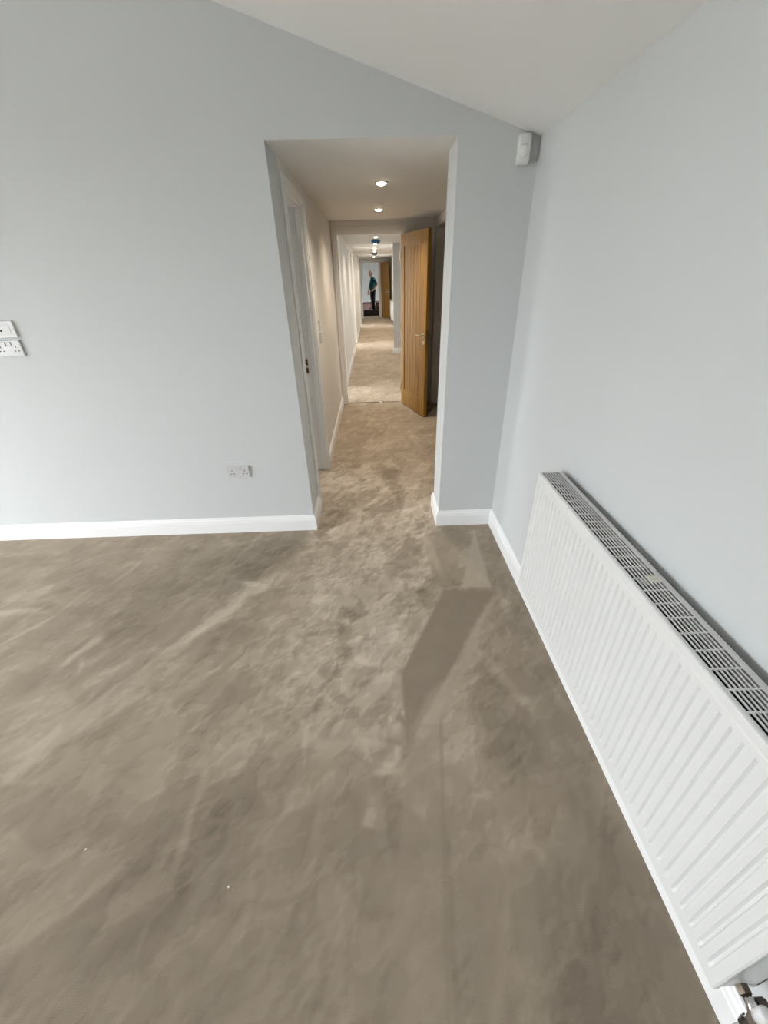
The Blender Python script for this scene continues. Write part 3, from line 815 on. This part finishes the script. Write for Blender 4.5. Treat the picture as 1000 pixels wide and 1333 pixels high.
def make_person(loc, rotz):
    """Local frame: faces +x, left side +y, feet at the origin."""
    r = tag(empty('person', loc, rotz), 'person in teal polo shirt and black trousers standing in the far doorway, head bowed', 'person')
    SKIN = plain('skin', (0.62, 0.34, 0.26), 0.5)
    legs = {s: [(.0, s * .10, .93), (.02, s * .105, .49), (-.03, s * .11, .09)] for s in (-1, 1)}
    # far arm hangs in front of the thigh, near arm is akimbo with the hand on the hip
    hang = [(.02, -.19, 1.385), (.10, -.24, 1.13), (.20, -.18, .90)]
    hips = [(.02, .19, 1.385), (-.175, .26, 1.18), (.0, .205, .99)]
    torso = [((.0, 0, .95), (.135, .165, .13)), ((.02, 0, 1.08), (.145, .155, .16)), ((-.015, 0, 1.25), (.145, .165, .16)), ((-.02, 0, 1.35), (.120, .175, .10))]
    hd = Vector((.085, 0, 1.635))
    bm = bmesh.new()
    for c, rr in torso: ellipsoid(bm, c, rr)
    chain(bm, [(-.0, -.17, 1.385), (-.0, 0, 1.41), (.0, .17, 1.385)], [.06, .075, .06])
    capsule(bm, (.01, 0, 1.40), (.05, 0, 1.56), .06, .052)
    ellipsoid(bm, hd, (.098, .076, .112), (0, .30, 0))
    ellipsoid(bm, hd + Vector((.045, 0, -.055)), (.055, .056, .058), (0, .30, 0))      # jaw
    capsule(bm, hd + Vector((.090, 0, .012)), hd + Vector((.100, 0, -.028)), .010, .015)  # nose
    for s in (-1, 1):
        ellipsoid(bm, hd + Vector((-.008, s * .076, -.012)), (.020, .010, .032))          # ears
        ellipsoid(bm, hd + Vector((.078, s * .030, .022)), (.014, .022, .008))             # brows
    ellipsoid(bm, hd + Vector((.078, 0, -.066)), (.014, .024, .007))                       # lips
    for s in (-1, 1):
        chain(bm, legs[s], [.088, .058, .042])
        ellipsoid(bm, (-.045, s * .107, .36), (.052, .05, .13))
        capsule(bm, (-.04, s * .11, .05), (.12, s * .125, .035), .04, .033)
    def hand(w, d, nrm, thumb_side):
        w, d, nrm = Vector(w), Vector(d).normalized(), Vector(nrm).normalized()
        sd = d.cross(nrm).normalized() * thumb_side
        pm = w + d * .05
        for k in (-1, 0, 1): capsule(bm, w + d * .01 + sd * k * .012, w + d * .088 + sd * k * .026, .018, .014)
        for i, (off, ln) in enumerate(((.030, .072), (.010, .080), (-.010, .074), (-.029, .058))):
            b0 = w + d * .088 + sd * off
            k1 = b0 + d * ln * .5 + nrm * ln * .16; k2 = k1 + d * ln * .3 + nrm * ln * .26
            k3 = k2 + d * ln * .12 + nrm * ln * .22
            chain(bm, [b0, k1, k2, k3], [.0098, .009, .008, .0068], 10)
        t0 = w + d * .028 + sd * .026
        chain(bm, [t0, t0 + d * .032 + sd * .022 + nrm * .012, t0 + d * .062 + sd * .024 + nrm * .026], [.013, .011, .008], 10)
    chain(bm, hang, [.05, .040, .027]); hand(hang[2], (.25, .1, -.95), (-.2, 1, 0), -1)
    chain(bm, hips, [.05, .040, .027]); hand(hips[2], (.55, -.1, -.6), (-.3, -1, .1), -1)
    remeshed('body', bm, .007, SKIN, r)
    # clothing
    bm = bmesh.new()
    for c, rr in torso[1:]: ellipsoid(bm, c, tuple(v + .016 for v in rr))
    ellipsoid(bm, (.02, 0, .99), (.140, .178, .10))
    chain(bm, [(-.0, -.17, 1.385), (-.0, 0, 1.405), (.0, .17, 1.385)], [.075, .09, .075])
    for arm in (hang, hips):
        a, b = Vector(arm[0]), Vector(arm[1]); capsule(bm, a, a.lerp(b, .78), .066, .060)
    sh = remeshed('polo_shirt', bm, .009, plain('teal_cotton', (0.006, 0.085, 0.095), 0.8), r)
    bm = bmesh.new(); tube(bm, [(.02, 0, 1.425), (.038, 0, 1.475)], [.082, .07], 24, cap=False)
    link_bm('collar', bm, MATS['teal_cotton'], sh, smooth=True)
    bm = bmesh.new()
    ellipsoid(bm, (.0, 0, .94), (.135, .172, .10))
    for s in (-1, 1):
        chain(bm, [legs[s][0], legs[s][1], (-.03, s * .11, .10)], [.112, .088, .074])
        capsule(bm, (.03, s * .10, .86), (.03, s * .105, .60), .11, .095)
    tr = remeshed('trousers', bm, .009, plain('black_cotton', (0.005, 0.005, 0.006), 0.9), r)
    bm = bmesh.new(); ellipsoid(bm, (.06, -.155, .80), (.07, .035, .11)); link_bm('holster_pocket', bm, plain('dark_red_pocket', (0.06, 0.012, 0.014), 0.8), tr, smooth=True)
    for s in (-1, 1):
        bm = bmesh.new()
        capsule(bm, (-.055, s * .11, .045), (.13, s * .127, .036), .048, .042)
        capsule(bm, (-.04, s * .11, .05), (-.035, s * .11, .12), .046, .05)
        sb = remeshed('shoe', bm, .008, plain('black_leather', (0.012, 0.011, 0.010), 0.5), r, 2)
        boxes('sole', [(-.10, .17, s * .118 - .045, s * .118 + .045, .0, .016)], plain('rubber_sole', (0.02, 0.02, 0.02), 0.8), sb, bev=.006)
    # cropped hair round the back and sides
    bm = bmesh.new()
    ellipsoid(bm, hd + Vector((-.030, 0, -.012)), (.078, .079, .075), (0, .30, 0))
    bmesh.ops.bisect_plane(bm, geom=bm.verts[:] + bm.edges[:] + bm.faces[:], plane_co=hd + Vector((0, 0, .04)), plane_no=(.25, 0, 1), clear_outer=True)
    link_bm('hair', bm, plain('short_grey_hair', (0.20, 0.15, 0.13), 0.9), r, smooth=True)
    for s in (-1, 1):
        bm = bmesh.new(); ellipsoid(bm, hd + Vector((.082, s * .031, .008)), (.010, .012, .009)); link_bm('eye', bm, plain('eye', (0.05, 0.04, 0.035), 0.2), r, smooth=True)
    return r
make_person((.50, 19.2, 0), PI + 0.12)

# ------------------------------------------------------------------ kit on the far floor
def make_holdall():
    r = tag(empty('tool_bag', (.40, 17.55, 0)), 'long black tool bag lying on the floor in the far doorway', 'bag')
    M = plain('black_canvas', (0.016, 0.009, 0.010), 0.8, bump=.2, bscale=300)
    bm = bmesh.new(); box(bm, -.37, .37, -.14, .14, 0, .23, bev=.05, seg=4); link_bm('body', bm, M, r, smooth=True)
    for sx in (-1, 1):
        bm = bmesh.new(); box(bm, sx * .365 - .03, sx * .365 + .03, -.125, .125, .02, .21, bev=.025, seg=3); link_bm('end_pocket', bm, plain('pale_grey_canvas', (0.55, 0.5, 0.48), 0.8) if sx < 0 else M, r, smooth=True)
    for sy in (-1, 1):
        bm = bmesh.new(); tube(bm, [(-.14, sy * .10, .20), (-.12, sy * .07, .27), (0, sy * .05, .30), (.12, sy * .07, .27), (.14, sy * .10, .20)], .011, 10); link_bm('handle', bm, M, r, smooth=True)
    boxes('zip', [(-.33, .33, -.008, .008, .226, .233)], DARKMETAL, r)
    bm = bmesh.new(); box(bm, -.435, -.40, -.145, -.12, .0, .17, bev=.01); link_bm('side_strap', bm, M, r, smooth=True)
make_holdall()
def make_upright():
    r = tag(empty('tool_case', (.80, 17.95, 0)), 'upright dark tool case beside the far door jamb', 'tool case')
    M = plain('dark_case_plastic', (0.028, 0.010, 0.012), 0.5)
    boxes('body', [(-.18, .18, -.15, .15, .02, .40)], M, r, bev=.025)
    boxes('lid', [(-.185, .185, -.155, .155, .40, .50)], plain('dark_lid', (0.018, 0.008, 0.010), 0.5), r, bev=.025)
    for sx in (-1, 1):
        boxes('latch', [(sx * .1 - .02, sx * .1 + .02, -.165, -.15, .37, .44)], plain('red_latch', (0.30, 0.03, 0.04), 0.4), r, bev=.004)
        bm = bmesh.new(); tube(bm, [(sx * .13, -.13, .02), (sx * .13, .13, .02)], .02, 12); link_bm('foot', bm, DARK, r)
    bm = bmesh.new(); tube(bm, [(-.07, 0, .495), (-.07, 0, .54), (.07, 0, .54), (.07, 0, .495)], .011, 10); link_bm('handle', bm, M, r)
make_upright()
def make_crate():
    r = tag(empty('storage_crate', (.17, 20.6, 0)), 'pinkish grey crate with dark rim on the floor behind the person', 'crate')
    P = plain('dusty_pink_plastic', (0.42, 0.29, 0.29), 0.6)
    bm = bmesh.new()
    for b in ((-.24, .24, -.17, -.155, 0, .34), (-.24, .24, .155, .17, .0, .34), (-.24, -.225, -.155, .155, .0, .34), (.225, .24, -.155, .155, .0, .34), (-.225, .225, -.155, .155, 0, .015)): box(bm, *b)
    link_bm('body', bm, P, r)
    D = plain('maroon_rim', (0.07, 0.025, 0.03), 0.5)
    boxes('rim', [(-.26, .26, -.19, -.155, .32, .37), (-.26, .26, .155, .19, .32, .37), (-.26, -.225, -.155, .155, .32, .37), (.225, .26, -.155, .155, .32, .37)], D, r, bev=.006)
    for sx in (-1, 1): boxes('clip', [(sx * .25 - .03, sx * .25 + .03, -.20, -.10, .34, .42)], D, r, bev=.01)
    boxes('strap', [(.17, .21, -.176, -.170, .0, .32)], plain('red_strap', (0.28, 0.05, 0.07), 0.6), r)
make_crate()
def make_bin():
    r = tag(empty('waste_bucket', (.74, 22.9, 0)), 'small grey bucket against the far pale wall behind the person', 'bucket')
    G = plain('grey_bucket_plastic', (0.20, 0.20, 0.20), 0.5)
    bm = bmesh.new(); lathe(bm, [(.10, 0), (.14, .30), (.148, .30), (.148, .315), (.132, .315), (.092, .02)], Matrix.Identity(4), 28); link_bm('bucket_shell', bm, G, r, smooth=False)
    bm = bmesh.new(); tube(bm, [(-.147, 0, .30), (-.11, -.06, .40), (0, -.08, .45), (.11, -.06, .40), (.147, 0, .30)], .004, 8); link_bm('bail_handle', bm, NICKEL, r)
make_bin()
